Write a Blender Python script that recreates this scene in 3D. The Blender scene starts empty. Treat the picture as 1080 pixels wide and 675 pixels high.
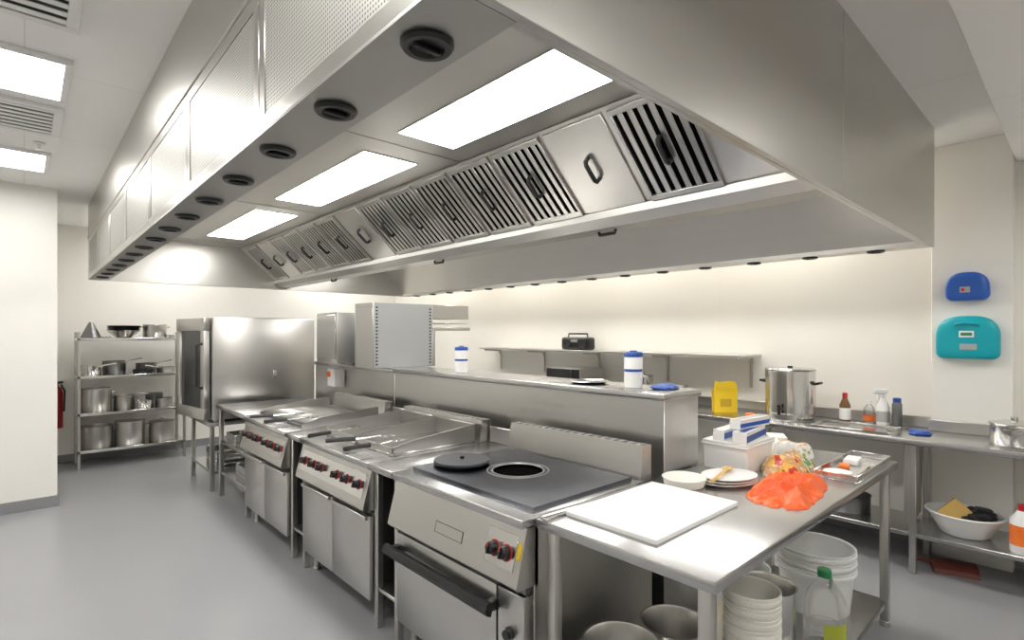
import bpy, bmesh, math, random
from mathutils import Vector, Matrix, noise
S=bpy.context.scene
C=S.collection
rnd=random.Random(3)
pi=math.pi
# ---------------------------------------------------------------- materials
def nmat(name,col,rough=.5,metal=0,em=None,es=0,var=0.0,vscale=5,vstretch=(1,1,1),bump=0,bscale=60,trans=0,alpha=1,spec=None,rvar=0,ramp=None):
    m=bpy.data.materials.new(name); m.use_nodes=True
    n=m.node_tree.nodes; l=m.node_tree.links; p=n['Principled BSDF']
    p.inputs['Base Color'].default_value=(*col,1)
    p.inputs['Roughness'].default_value=rough
    p.inputs['Metallic'].default_value=metal
    if trans: p.inputs['Transmission Weight'].default_value=trans
    if alpha<1: p.inputs['Alpha'].default_value=alpha
    if spec is not None: p.inputs['Specular IOR Level'].default_value=spec
    if em: 
        p.inputs['Emission Color'].default_value=(*em,1); p.inputs['Emission Strength'].default_value=es
    tc=n.new('ShaderNodeTexCoord'); mp=n.new('ShaderNodeMapping'); mp.inputs['Scale'].default_value=vstretch
    l.new(tc.outputs['Object'],mp.inputs['Vector'])
    nz=n.new('ShaderNodeTexNoise'); nz.inputs['Scale'].default_value=vscale; nz.inputs['Detail'].default_value=4
    l.new(mp.outputs[0],nz.inputs['Vector'])
    if ramp:
        cr=n.new('ShaderNodeValToRGB'); cr.color_ramp.interpolation='CONSTANT'
        e=cr.color_ramp.elements
        e[0].position=0; e[0].color=(*ramp[0][1],1); e[1].position=ramp[1][0]; e[1].color=(*ramp[1][1],1)
        for q,c in ramp[2:]:
            x=e.new(q); x.color=(*c,1)
        l.new(nz.outputs['Fac'],cr.inputs[0]); l.new(cr.outputs[0],p.inputs['Base Color'])
    elif var:
        mx=n.new('ShaderNodeMix'); mx.data_type='RGBA'
        mx.inputs['A'].default_value=(*[c*(1-var) for c in col],1)
        mx.inputs['B'].default_value=(*[min(1,c*(1+var)) for c in col],1)
        l.new(nz.outputs['Fac'],mx.inputs['Factor']); l.new(mx.outputs['Result'],p.inputs['Base Color'])
    if rvar:
        mr=n.new('ShaderNodeMapRange'); mr.inputs['To Min'].default_value=rough-rvar; mr.inputs['To Max'].default_value=rough+rvar
        l.new(nz.outputs['Fac'],mr.inputs['Value']); l.new(mr.outputs[0],p.inputs['Roughness'])
    if bump:
        n2=n.new('ShaderNodeTexNoise'); n2.inputs['Scale'].default_value=bscale
        l.new(mp.outputs[0],n2.inputs['Vector'])
        bp=n.new('ShaderNodeBump'); bp.inputs['Strength'].default_value=bump; bp.inputs['Distance'].default_value=.002
        l.new(n2.outputs['Fac'],bp.inputs['Height']); l.new(bp.outputs[0],p.inputs['Normal'])
    return m
steel=nmat('steel_brushed',(.585,.572,.552),.31,1,var=.025,vscale=4,vstretch=(1,1,12))
steelh=nmat('steel_hood',(.60,.583,.552),.32,1,var=.03,vscale=2,vstretch=(1,1,8))
steelb=nmat('steel_hood_back_lining',(.68,.66,.62),.36,1,var=.04,vscale=2,vstretch=(1,1,8))
steelg=nmat('steel_gutter',(.44,.43,.41),.42,1,var=.04,vscale=3,vstretch=(1,1,10))
steelt=nmat('steel_worktop',(.54,.535,.53),.26,1,var=.03,vscale=5,vstretch=(10,1,1))
steelp=nmat('steel_polished',(.70,.69,.675),.17,1,var=.05)
steeli=nmat('steel_pan_satin',(.88,.87,.85),.24,1,var=.05)
steelf=nmat('steel_filter',(.52,.51,.485),.30,1,var=.05)
steeld=nmat('steel_dark',(.22,.22,.22),.4,1,var=.2)
chrome=nmat('chrome',(.8,.8,.8),.08,1)
galv=nmat('steel_duct',(.45,.44,.41),.45,1,var=.15,vscale=3)
black=nmat('black_plastic',(.012,.012,.012),.35,var=.2)
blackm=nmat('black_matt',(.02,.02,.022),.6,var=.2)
void=nmat('hole_shade_black',(.003,.003,.003),.9,var=.2,spec=0)  # near-black puts the depth shade of burner hole and filter slots into colour
iron=nmat('cast_iron',(.035,.038,.045),.38,.6,var=.3,vscale=6)
def plate_mat():
    m=nmat('hotplate_steel',(.40,.41,.43),.24,1,rvar=.04,vscale=3)
    n=m.node_tree.nodes; l=m.node_tree.links; p=n['Principled BSDF']
    tc=n.new('ShaderNodeTexCoord'); d=n.new('ShaderNodeVectorMath'); d.operation='DISTANCE'
    d.inputs[1].default_value=(.42,.5,.918); l.new(tc.outputs['Object'],d.inputs[0])
    nz=n.new('ShaderNodeTexNoise'); nz.inputs['Scale'].default_value=5; nz.inputs['Detail'].default_value=3; l.new(tc.outputs['Object'],nz.inputs['Vector'])
    a=n.new('ShaderNodeMath'); a.operation='MULTIPLY_ADD'; a.inputs[1].default_value=.22; l.new(nz.outputs['Fac'],a.inputs[0]); l.new(d.outputs['Value'],a.inputs[2])
    cr=n.new('ShaderNodeValToRGB'); e=cr.color_ramp.elements
    e[0].position=.26; e[0].color=(.018,.02,.03,1); e[1].position=.64; e[1].color=(.25,.26,.29,1)
    x=e.new(.42); x.color=(.055,.062,.085,1)
    l.new(a.outputs[0],cr.inputs[0]); l.new(cr.outputs[0],p.inputs['Base Color'])
    return m
ironp=plate_mat()
white=nmat('white_plastic',(.84,.84,.825),.35,var=.03)
board=nmat('white_board',(.93,.93,.92),.45,var=.01)
cream=nmat('cream_plastic',(.84,.82,.75),.4,var=.03)
red=nmat('red_plastic',(.55,.02,.02),.35,var=.1)
exred=nmat('extinguisher_red',(.30,.012,.012),.4,var=.1)
dred=nmat('dark_red',(.14,.035,.025),.5,var=.2)
blue=nmat('blue_plastic',(.02,.08,.35),.35,var=.1)
blue2=nmat('bright_blue_plastic',(.02,.11,.48),.3,var=.1)
teal=nmat('teal_plastic',(.0,.38,.46),.3,var=.08)
yellow=nmat('yellow_plastic',(.88,.60,.02),.4,var=.08)
green=nmat('green_plastic',(.02,.25,.08),.35,var=.1)
lgreen=nmat('label_green',(.45,.50,.05),.5,var=.2)
orange=nmat('orange_film',(.93,.135,.018),.30,var=.12,vscale=9,bump=.5,bscale=30)
orangec=nmat('orange_cap_plastic',(.9,.2,.03),.35,var=.05)
brown=nmat('printed_bread_film',(.42,.16,.06),.22,vscale=9,bump=.4,ramp=[(0,(.50,.03,.02)),(.40,(.75,.42,.08)),(.46,(.55,.32,.15)),(.54,(.70,.55,.36)),(.59,(.10,.28,.08)),(.64,(.60,.08,.04))])
clearbag=nmat('printed_clear_film',(.7,.65,.5),.2,vscale=8,bump=.5,ramp=[(0,(.72,.70,.66)),(.48,(.70,.45,.22)),(.53,(.78,.76,.72)),(.64,(.35,.42,.08))])
wood=nmat('wood_spoon',(.70,.46,.16),.5,var=.2,vstretch=(1,8,1))
foam=nmat('sponge_yellow',(.75,.5,.15),.8,var=.15)
clear=nmat('clear_plastic',(.97,.98,.97),.08,0,trans=.92,alpha=.4)
glass=nmat('dark_glass',(.03,.03,.032),.06,0,var=.1)
bronze=nmat('brown_liquid',(.18,.09,.03),.25)
silverp=nmat('painted_grey_panel',(.45,.46,.46),.42,.4,var=.04)
lampm=nmat('lamp_diffuser',(1,1,1),.5,em=(1,.98,.94),es=15)
lampc=nmat('ceiling_lamp_diffuser',(1,1,1),.5,em=(1,.985,.95),es=22)
lampw=nmat('aisle_lamp_diffuser',(1,1,1),.5,em=(1,.955,.875),es=19)
frame=nmat('white_metal',(.84,.84,.82),.4,var=.02)
greyp=nmat('grey_plastic',(.35,.35,.36),.5,var=.05)
greyl=nmat('vent_shadow_metal',(.12,.12,.12),.6,var=.05)

def tile_mat(name,col,linecol,sx,sy,w,rough,axes='XY',var=.02):
    m=nmat(name,col,rough,var=var,vscale=1.5)
    n=m.node_tree.nodes; l=m.node_tree.links; p=n['Principled BSDF']
    src=p.inputs['Base Color'].links[0].from_socket
    tc=n.new('ShaderNodeTexCoord'); sp=n.new('ShaderNodeSeparateXYZ'); l.new(tc.outputs['Object'],sp.inputs[0])
    outs=[]
    for a,s in zip(axes,(sx,sy)):
        if not s: continue
        d=n.new('ShaderNodeMath'); d.operation='DIVIDE'; d.inputs[1].default_value=s; l.new(sp.outputs[a],d.inputs[0])
        f=n.new('ShaderNodeMath'); f.operation='FRACT'; l.new(d.outputs[0],f.inputs[0])
        c=n.new('ShaderNodeMath'); c.operation='LESS_THAN'; c.inputs[1].default_value=w/s; l.new(f.outputs[0],c.inputs[0]); outs.append(c)
    o=outs[0]
    if len(outs)>1:
        mxm=n.new('ShaderNodeMath'); mxm.operation='MAXIMUM'; l.new(outs[0].outputs[0],mxm.inputs[0]); l.new(outs[1].outputs[0],mxm.inputs[1]); o=mxm
    mx=n.new('ShaderNodeMix'); mx.data_type='RGBA'; mx.inputs['B'].default_value=(*linecol,1)
    l.new(o.outputs[0],mx.inputs['Factor']); l.new(src,mx.inputs['A']); l.new(mx.outputs['Result'],p.inputs['Base Color'])
    return m
ceilm=tile_mat('ceiling_tiles',(.94,.93,.905),(.81,.80,.78),1.2,1.2,.006,.7)
wallm=tile_mat('wall_cladding',(.87,.845,.785),(.82,.795,.735),2.44,0,.004,.35,'YX')
wallf=nmat('wall_paint',(.86,.84,.79),.4,var=.015)
floorm=nmat('floor_vinyl',(.30,.30,.31),.30,var=.06,vscale=2,rvar=.04,bump=.05,bscale=300)
cove=nmat('floor_coving',(.24,.24,.25),.45,var=.05)

def perf_mat():
    m=nmat('perforated_steel',(.56,.55,.52),.46,.9,var=.04)
    n=m.node_tree.nodes; l=m.node_tree.links; p=n['Principled BSDF']
    src=p.inputs['Base Color'].links[0].from_socket
    tc=n.new('ShaderNodeTexCoord'); sp=n.new('ShaderNodeSeparateXYZ'); l.new(tc.outputs['Object'],sp.inputs[0])
    sq=[]
    for a in 'YZ':
        d=n.new('ShaderNodeMath'); d.operation='MULTIPLY'; d.inputs[1].default_value=90; l.new(sp.outputs[a],d.inputs[0])
        f=n.new('ShaderNodeMath'); f.operation='FRACT'; l.new(d.outputs[0],f.inputs[0])
        s=n.new('ShaderNodeMath'); s.operation='SUBTRACT'; s.inputs[1].default_value=.5; l.new(f.outputs[0],s.inputs[0])
        q=n.new('ShaderNodeMath'); q.operation='MULTIPLY'; l.new(s.outputs[0],q.inputs[0]); l.new(s.outputs[0],q.inputs[1]); sq.append(q)
    ad=n.new('ShaderNodeMath'); ad.operation='ADD'; l.new(sq[0].outputs[0],ad.inputs[0]); l.new(sq[1].outputs[0],ad.inputs[1])
    lt=n.new('ShaderNodeMath'); lt.operation='LESS_THAN'; lt.inputs[1].default_value=.07; l.new(ad.outputs[0],lt.inputs[0])
    mx=n.new('ShaderNodeMix'); mx.data_type='RGBA'; mx.inputs['B'].default_value=(.16,.16,.155,1)
    l.new(lt.outputs[0],mx.inputs['Factor']); l.new(src,mx.inputs['A']); l.new(mx.outputs['Result'],p.inputs['Base Color'])
    return m
perf=perf_mat()

# ---------------------------------------------------------------- mesh builder
class B:
    def __init__(s): s.v=[];s.f=[];s.m=[]
    def _a(s,vs,fs,m):
        o=len(s.v); s.v+=[tuple(v) for v in vs]; s.f+=[tuple(i+o for i in f) for f in fs]; s.m+=[m]*len(fs); return s
    def bm(s,bm,m,M=None):
        bm.verts.index_update()
        vs=[(M@v.co if M else v.co.copy()) for v in bm.verts]
        s._a(vs,[[v.index for v in f.verts] for f in bm.faces],m); bm.free(); return s
    def box(s,x0,x1,y0,y1,z0,z1,m,bev=.003,seg=1,M=None):
        bm=bmesh.new(); bmesh.ops.create_cube(bm,size=1)
        for v in bm.verts: v.co=Vector(((x0+x1)/2+v.co.x*(x1-x0),(y0+y1)/2+v.co.y*(y1-y0),(z0+z1)/2+v.co.z*(z1-z0)))
        bev=min(bev,.4*min(abs(x1-x0),abs(y1-y0),abs(z1-z0)))
        if bev>0: bmesh.ops.bevel(bm,geom=bm.edges[:],offset=bev,segments=seg,affect='EDGES',profile=.5)
        return s.bm(bm,m,M)
    def prism(s,pts,y0,y1,m,axis='Y'):
        n=len(pts)
        if axis=='Y': vs=[(p[0],y0,p[1]) for p in pts]+[(p[0],y1,p[1]) for p in pts]
        elif axis=='X': vs=[(y0,p[0],p[1]) for p in pts]+[(y1,p[0],p[1]) for p in pts]
        else: vs=[(p[0],p[1],y0) for p in pts]+[(p[0],p[1],y1) for p in pts]
        fs=[tuple(range(n)),tuple(range(2*n-1,n-1,-1))]+[(i,(i+1)%n,n+(i+1)%n,n+i) for i in range(n)]
        return s._a(vs,fs,m)
    def lathe(s,prof,m,c=(0,0,0),seg=32,axis='Z',sx=1,sy=1,caps=True):
        vs=[];fs=[]
        for r,z in prof:
            for k in range(seg):
                a=2*pi*k/seg; x,y=r*math.cos(a)*sx,r*math.sin(a)*sy
                if axis=='Z': v=(x,y,z)
                elif axis=='X': v=(z,x,y)
                else: v=(x,z,y)
                vs.append((v[0]+c[0],v[1]+c[1],v[2]+c[2]))
        for i in range(len(prof)-1):
            for k in range(seg):
                fs.append((i*seg+k,i*seg+(k+1)%seg,(i+1)*seg+(k+1)%seg,(i+1)*seg+k))
        if caps:
            fs.append(tuple(range(seg))[::-1]); fs.append(tuple((len(prof)-1)*seg+k for k in range(seg)))
        return s._a(vs,fs,m)
    def cyl(s,c,r,h,m,axis='Z',seg=24,bev=.002):
        b=min(bev,r*.3,h*.3)
        return s.lathe([(r-b,0),(r,b),(r,h-b),(r-b,h)],m,c,seg,axis)
    def tube(s,pts,r,m,seg=8,closed=False):
        pts=[Vector(p) for p in pts]; n=len(pts); vs=[];fs=[]
        up=None
        for i,p in enumerate(pts):
            if closed: t=(pts[(i+1)%n]-pts[i-1]).normalized()
            else: t=(pts[min(i+1,n-1)]-pts[max(i-1,0)]).normalized()
            if up is None:
                up=Vector((0,0,1)) if abs(t.z)<.9 else Vector((1,0,0))
            a=(up-t*up.dot(t)).normalized(); b=t.cross(a); up=a
            for k in range(seg):
                an=2*pi*k/seg; vs.append(p+a*math.cos(an)*r+b*math.sin(an)*r)
        for i in range(n if closed else n-1):
            j=(i+1)%n
            for k in range(seg): fs.append((i*seg+k,i*seg+(k+1)%seg,j*seg+(k+1)%seg,j*seg+k))
        if not closed:
            fs.append(tuple(range(seg))[::-1]); fs.append(tuple((n-1)*seg+k for k in range(seg)))
        return s._a(vs,fs,m)
    def blob(s,c,size,m,amp=.25,fr=3,sub=4,seed=0,flat=True,crease=.7):
        bm=bmesh.new(); bmesh.ops.create_icosphere(bm,subdivisions=sub,radius=1)
        for v in bm.verts:
            q=v.co.copy(); d=noise.noise(q*fr+Vector((seed,seed*2,0)))*amp+abs(noise.noise(q*fr*2.2+Vector((0,seed,seed))))*amp*crease
            q=q*(1+d)
            z=q.z*size[2]
            if flat and z<-size[2]*.55: z=-size[2]*.55
            v.co=Vector((q.x*size[0]+c[0],q.y*size[1]+c[1],z+size[2]*.55+c[2]))
        return s.bm(bm,m)
    def holed_plate(s,x0,x1,y0,y1,cx,cy,r,z0,z1,m,seg=48):
        out=[];inn=[]
        for k in range(seg):
            a=2*pi*k/seg+pi/4; dx,dy=math.cos(a),math.sin(a)
            tx=((x1-cx)/dx if dx>0 else (x0-cx)/dx) if abs(dx)>1e-6 else 1e9
            ty=((y1-cy)/dy if dy>0 else (y0-cy)/dy) if abs(dy)>1e-6 else 1e9
            t=min(tx,ty); out.append((cx+dx*t,cy+dy*t)); inn.append((cx+dx*r,cy+dy*r))
        for c in ((x0,y0),(x0,y1),(x1,y0),(x1,y1)):
            k=min(range(seg),key=lambda i:(out[i][0]-c[0])**2+(out[i][1]-c[1])**2); out[k]=c
        vs=[(*p,z1) for p in out]+[(*p,z1) for p in inn]+[(*p,z0) for p in out]+[(*p,z0) for p in inn]
        fs=[]
        for k in range(seg):
            j=(k+1)%seg
            fs+=[(k,j,seg+j,seg+k),(2*seg+k,3*seg+k,3*seg+j,2*seg+j),(k,2*seg+k,2*seg+j,j),(seg+k,seg+j,3*seg+j,3*seg+k)]
        return s._a(vs,fs,m)
    def obj(s,name,parent=None,loc=(0,0,0),rz=0,sharp=38):
        me=bpy.data.meshes.new(name); me.from_pydata(s.v,[],s.f)
        ms=[]
        for m in s.m:
            if m not in ms: ms.append(m)
        for m in ms: me.materials.append(m)
        for p,m in zip(me.polygons,s.m): p.material_index=ms.index(m); p.use_smooth=True
        bm=bmesh.new(); bm.from_mesh(me); bmesh.ops.recalc_face_normals(bm,faces=bm.faces); bm.to_mesh(me); bm.free()
        me.set_sharp_from_angle(angle=math.radians(sharp))
        o=bpy.data.objects.new(name,me); C.objects.link(o); o.location=loc; o.rotation_euler=(0,0,rz)
        if parent: o.parent=parent
        return o
def meta(o,label,cat,group=None):
    o['label']=label; o['category']=cat
    if group: o['group']=group
    return o
def thing(name,label,cat,loc,rz=0,group=None):
    o=bpy.data.objects.new(name,None); C.objects.link(o); o.location=loc; o.rotation_euler=(0,0,rz); o.empty_display_size=.1
    return meta(o,label,cat,group)
def struct(b,name):
    o=b.obj(name); o['kind']='structure'; return o

# ---------------------------------------------------------------- room
CZ=2.95
struct(B().box(-3,5.2,-2.6,8.8,-.1,0,floorm,0),'floor')
struct(B().box(-3,5.2,-2.6,8.8,CZ,CZ+.1,ceilm,0),'ceiling')
struct(B().box(5.0,5.15,-2.6,8.8,0,CZ,wallm,0),'wall_right')
struct(B().box(-3,5.0,8.6,8.75,0,CZ,wallf,0),'wall_far')
struct(B().box(-3.1,-3,-2.6,8.6,0,CZ,wallf,0),'wall_left')
struct(B().box(-3,5.0,-2.7,-2.6,0,CZ,wallf,0),'wall_near')
struct(B().box(-3,.23,6.5,8.6,0,CZ,wallf,0),'wall_inner')
struct(B().box(4.87,5.0,.345,.78,0,CZ,wallf,.004),'wall_pillar')
struct(B().box(1.2,5.0,-.5,.34,2.78,CZ,ceilm,.004),'trim_1')
struct(B().prism([(5.0,0),(4.985,0),(4.993,.1),(5.0,.1)],-2.6,8.6,cove),'baseboard_right')
struct(B().prism([(8.6,0),(8.585,0),(8.59,.1),(8.6,.1)],.23,4.98,cove,'X'),'baseboard_far')
struct(B().prism([(6.5,0),(6.485,0),(6.49,.1),(6.5,.1)],-3,.245,cove,'X'),'baseboard_inner')

def ceiling_lamp(x0,x1,y0,y1,lab='square recessed ceiling light panel with white metal frame',m=None):
    r=thing('ceiling_light',lab,'ceiling light',((x0+x1)/2,(y0+y1)/2,CZ),group='ceiling light panels')
    w,h=(x1-x0)/2,(y1-y0)/2
    b=B()
    for a in ((-w,w,-h,-h+.03),(-w,w,h-.03,h),(-w,-w+.03,-h+.03,h-.03),(w-.03,w,-h+.03,h-.03)): b.box(*a,-.025,0,frame,.002)
    b.obj('lamp_frame',r)
    B().box(-w+.03,w-.03,-h+.03,h-.03,-.012,-.002,m or lampc,0).obj('diffuser',r)
for a in ((-.42,.18,3.4,4.0),(-.42,.15,5.25,5.85),(-.42,.18,1.0,1.6),(-.42,.18,-1.2,-.6),(1.6,2.2,-1.2,-.6),(3.4,4.0,-1.2,-.6),(1.2,1.8,7.5,8.1),(3.4,4.0,7.6,8.2),(-2.2,-1.6,2.2,2.8),(-2.2,-1.6,4.6,5.2)):
    ceiling_lamp(*a)
for y in (1.2,2.8,4.4,6.0): ceiling_lamp(4.56,4.80,y,y+1.2,'long narrow ceiling light between canopy and wall',lampw)
def grille(x0,x1,y0,y1):
    r=thing('ceiling_air_grille','white louvred air grille set in the ceiling','vent',((x0+x1)/2,(y0+y1)/2,CZ),group='ceiling air grilles')
    w,h=(x1-x0)/2,(y1-y0)/2; b=B()
    for a in ((-w,w,-h,-h+.045),(-w,w,h-.045,h),(-w,-w+.045,-h+.045,h-.045),(w-.045,w,-h+.045,h-.045)): b.box(*a,-.02,0,frame,.002)
    b.obj('grille_frame',r)
    b=B(); n=7
    for i in range(n):
        y=-h+.08+(2*h-.16)*i/(n-1)
        b.box(-w+.045,w-.045,y-.020,y+.020,-.018,-.014,frame,.001)
    b.box(-w+.04,w-.04,-h+.04,h-.04,-.0015,-.0005,greyl,0)
    b.obj('louvres',r)
grille(-.42,.18,4.15,4.75); grille(-.42,.18,2.45,3.05)
meta(B().cyl((0,0,-.012),.035,.012,frame).cyl((0,0,-.045),.01,.034,chrome).cyl((0,0,-.05),.022,.005,chrome).obj('sprinkler_head',loc=(.08,5.02,CZ)),'small chrome sprinkler head on the ceiling','sprinkler')

# ---------------------------------------------------------------- hood
HX0,HX1,HY0,HY1,HZ=.5,4.41,.69,7.15,2.17
hood=thing('extraction_hood','huge stainless steel island extraction canopy with lights and baffle filters','extractor hood',(0,0,HZ))
z=lambda a:a-HZ
b=B()
seam=2.5
b.box(HX0,seam-.0015,HY0,HY0+.02,0,z(CZ),steelh,.002).box(seam+.0015,HX1,HY0,HY0+.02,0,z(CZ),steelh,.002)
b.box(HX1-.02,HX1,HY0+.02,HY1,0,z(CZ),steelh,.002)
b.box(HX0,HX1,HY1-.02,HY1,0,z(CZ),steelh,.002)
b.box(HX0,HX0+.02,HY0+.02,HY1-.02,z(2.62),z(CZ),steelh,.002)
b.box(HX0-.006,HX0+.02,HY0,HY1,z(2.60),z(2.625),steelh,.002)
b.box(HX0+.018,HX0+.022,HY0+.02,HY1-.02,.01,z(2.60),steeld,0)
b.obj('canopy_casing',hood)
n=7; w=(HY1-HY0-.04)/n
for i in range(n):
    y=HY0+.02+i*w; y0,y1=y+.003,y+w-.003; z0,z1=.006,z(2.60)
    b=B().box(HX0+.004,HX0+.017,y0,y1,z0,z1,perf,0)
    for a in ((y0,y1,z0,z0+.045),(y0,y1,z1-.045,z1),(y0,y0+.045,z0+.045,z1-.045),(y1-.045,y1,z0+.045,z1-.045)): b.box(HX0+.001,HX0+.004,*a,steelh,.001)
    b.obj('perforated_panel',hood)
B().prism([(HX0,0),(HX0+.165,0),(HX0+.165,.03),(HX0+.155,.03),(HX0+.155,.06),(HX0+.022,.06),(HX0+.0,.006)],HY0+.02,HY1-.02,steelg).obj('supply_plenum',hood)
B().prism([(HX1-.02,0),(HX1-.15,0),(HX1-.15,.05),(HX1-.13,.06),(HX1-.02,.06)],HY0+.02,HY1-.02,steelh).obj('supply_plenum',hood)
CH=2.66
b=B()
b.box(HX0+.165,HX1-.15,HY0+.02,HY0+.04,.0,.02,steelh).box(HX0+.165,HX1-.15,HY1-.045,HY1-.02,.0,.025,steelh)
b.box(HX0+.145,HX0+.155,HY0+.02,HY1-.02,.05,z(CH),steelh,0)
b.prism([(HX1-.15,.03),(HX1-.13,.03),(3.92,z(2.65)),(3.9,z(2.63))],HY0+.02,HY1-.02,steelb)
b.obj('inner_lining',hood)
b=B()
b.box(HX0+.14,2.02,HY0+.02,HY1-.02,z(CH),z(CH+.02),steelh,0).box(2.98,3.95,HY0+.02,HY1-.02,z(CH),z(CH+.02),steelh,0)
b.obj('canopy_ceiling',hood)
for y in (2.63,4.6,6.8): B().box(HX0+.2,1.98,y-.003,y+.003,z(CH-.003),z(CH),steelh,.001).obj('seam_strip',hood)
for X0,X1 in ((1.45,1.80),(3.3,3.62)):
    for y0,y1 in ((1.02,2.45),(2.84,4.3),(4.8,6.4)):
        l=B().box(X0,X1,y0,y1,z(CH-.008),z(CH-.001),lampm,0).obj('light_diffuser',hood)
        bb=B()
        for a in ((X0-.008,X1+.008,y0-.008,y0),(X0-.008,X1+.008,y1,y1+.008),(X0-.008,X0,y0,y1),(X1,X1+.008,y0,y1)): bb.box(*a,z(CH-.006),z(CH),steelp,.001)
        bb.obj('light_frame',hood)
p0=Vector((1.985,0,z(2.655))); p1=Vector((2.40,0,z(2.28)))
L=(p1-p0).length; ax=(p1-p0).normalized(); nr=Vector((-ax.z,0,ax.x)); 
if nr.z>0: nr=-nr
bp=B()
for (q0,q1,s) in ((p0,p1,1),(Vector((3.015,0,z(2.655))),Vector((2.60,0,z(2.28))),-1)):
    bp.prism([(q0.x,q0.z),(q1.x,q1.z),(q1.x+.02*s,q1.z+.02),(q0.x+.02*s,q0.z+.02)],HY0+.02,HY1-.02,steelh)
bp.obj('filter_housing',hood)
def filt(y,kind):
    MM=Matrix(((ax.x,0,nr.x,p0.x),(0,1,0,y),(ax.z,0,nr.z,p0.z),(0,0,0,1)))
    b=B()
    W=.385
    if kind=='F':
        b.box(.02,.05,0,W,.0,.018,steelf,.002,M=MM).box(L-.05,L-.02,0,W,.0,.018,steelf,.002,M=MM)
        b.box(.05,L-.05,0,.018,.0,.018,steelf,.002,M=MM).box(.05,L-.05,W-.018,W,.0,.018,steelf,.002,M=MM)
        b.box(.05,L-.05,.018,W-.018,.001,.003,void,0,M=MM)
        for i in range(6):
            yy=.042+i*.0545
            b.box(.05,L-.05,yy,yy+.029,.008,.014,steelf,.002,M=MM)
        o=b.obj('baffle_filter',hood)
    else:
        b.box(.02,L-.02,0.003,W-.003,.0,.012,steelh,.003,M=MM)
        o=b.obj('blanking_panel',hood)
    h=[MM@Vector(p) for p in ((L/2-.065,W/2,.012),(L/2-.063,W/2,.04),(L/2-.048,W/2,.05),(L/2+.048,W/2,.05),(L/2+.063,W/2,.04),(L/2+.065,W/2,.012))]
    hb=B().tube(h,.012,black); hb.obj('handle',o)
seq='FBFFFFFBFFFFBF'
for i,k in enumerate(seq): filt(1.135+i*.42,k)
B().prism([(2.38,z(2.285)),(2.38,z(2.245)),(2.43,z(2.20)),(2.57,z(2.20)),(2.62,z(2.245)),(2.62,z(2.285)),(2.60,z(2.285)),(2.60,z(2.255)),(2.56,z(2.22)),(2.44,z(2.22)),(2.40,z(2.255)),(2.40,z(2.285))],HY0+.02,HY1-.02,steelg).obj('grease_gutter',hood)
for y in (1.9,3.6,5.6):
    B().tube([(2.5,y-.06,z(2.203)),(2.5,y-.055,z(2.18)),(2.5,y+.055,z(2.18)),(2.5,y+.06,z(2.203))],.01,black).obj('drain_handle',hood)
def nozzle(x,y):
    b=B().lathe([(.053,0),(.053,-.006),(.048,-.012),(.036,-.012),(.032,-.004),(.0,-.004)],black,(x,y,0),28)
    b.box(x-.03,x+.03,y-.005,y+.005,-.016,-.004,black,.002)
    return b.obj('air_nozzle',hood)
for i in range(15): nozzle(HX0+.083,.88+i*.415); nozzle(HX1-.08,1.0+i*.415)

# ---------------------------------------------------------------- cooking line  (front face x=1.4)
FX=1.4
SL=.26
def panel_x(zc): return -(.862-zc)*SL
PAN=math.atan(SL)
def pmat(zc): return Matrix.Translation((panel_x(zc),0,zc))@Matrix.Rotation(PAN,4,'Y')
def knob(cp,y,zc,ring=True,r=.024):
    M=pmat(zc)
    bb=B().lathe([(r*1.15,-.004),(r*1.15,-.010),(r,-.012),(r,-.032),(r*.8,-.038)],black,(0,y,0),20,'X')
    bb.box(-.046,-.01,y-.005,y+.005,-r*.9,r*.9,black,.002)
    bb.box(-.0475,-.0455,y-.003,y+.003,r*.2,r*.85,red,0)
    if ring: bb.lathe([(r*1.35,-.003),(r*1.35,-.006),(r*1.15,-.007)],red,(0,y,0),20,'X')
    bb.v=[tuple(M@Vector(v)) for v in bb.v]
    return bb.obj('knob',cp)
def control(root,W):
    pts=[(.0,.862),(panel_x(.648),.648),(panel_x(.648)+.01,.636),(.06,.636),(.06,.862)]
    return B().prism(pts,.004,W-.004,steel).obj('control_panel',root)
def top_slab(root,W,d=.85,name='worktop'):
    return B().box(-.03,d,.001,W-.001,.864,.9,steelt,.006,2).obj(name,root)
def legs(root,W,d=.85,h=.12,r=.022,m=steel):
    for x in (.07,d-.07):
        for y in (.06,W-.06):
            B().cyl((x,y,0),r*1.2,.02,m).cyl((x,y,.02),r,h-.02,m).obj('leg',root)
def flue(root,W,x0=.76,x1=.85,h=.16):
    b=B().prism([(x0,.9),(x0+.02,.9+h),(x1,.9+h),(x1,.9)],.01,W-.01,steel)
    b.obj('rear_flue',root)
    b=B()
    b.box(x0+.035,x1-.012,.05,W-.05,.9+h,.9+h+.002,steeld,0)
    for i in range(17): 
        y=.05+(W-.1)*(i/16); b.box(x0+.034,x1-.011,y-.012,y+.012,.9+h,.9+h+.004,steel,.001)
    b.obj('flue_grille',root)
def door(root,y0,y1,z0,z1):
    return B().box(-.012,.04,y0,y1,z0,z1,steel,.006,2).obj('door',root)
W=.955
rg=thing('range_cooker','stainless steel oven range with dark solid hotplate and black door handle','cooker',(FX,1.435,0))
legs(rg,W)
B().box(.04,.85,.004,W-.004,.12,.864,steel,.003).obj('body',rg)
top_slab(rg,W)
cp=control(rg,W)
knob(cp,.085,.755); knob(cp,.155,.755)
B().box(-.005,.0,.012,.03,-.03,.03,yellow,.001,M=pmat(.775)).obj('warning_label',cp)
b=B(); M=pmat(.735)
for a in ((.36,.56,-.024,-.021),(.36,.56,.021,.024),(.36,.363,-.021,.021),(.557,.56,-.021,.021)): b.box(-.003,.0,a[0],a[1],a[2],a[3],steeld,0,M=M)
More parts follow.
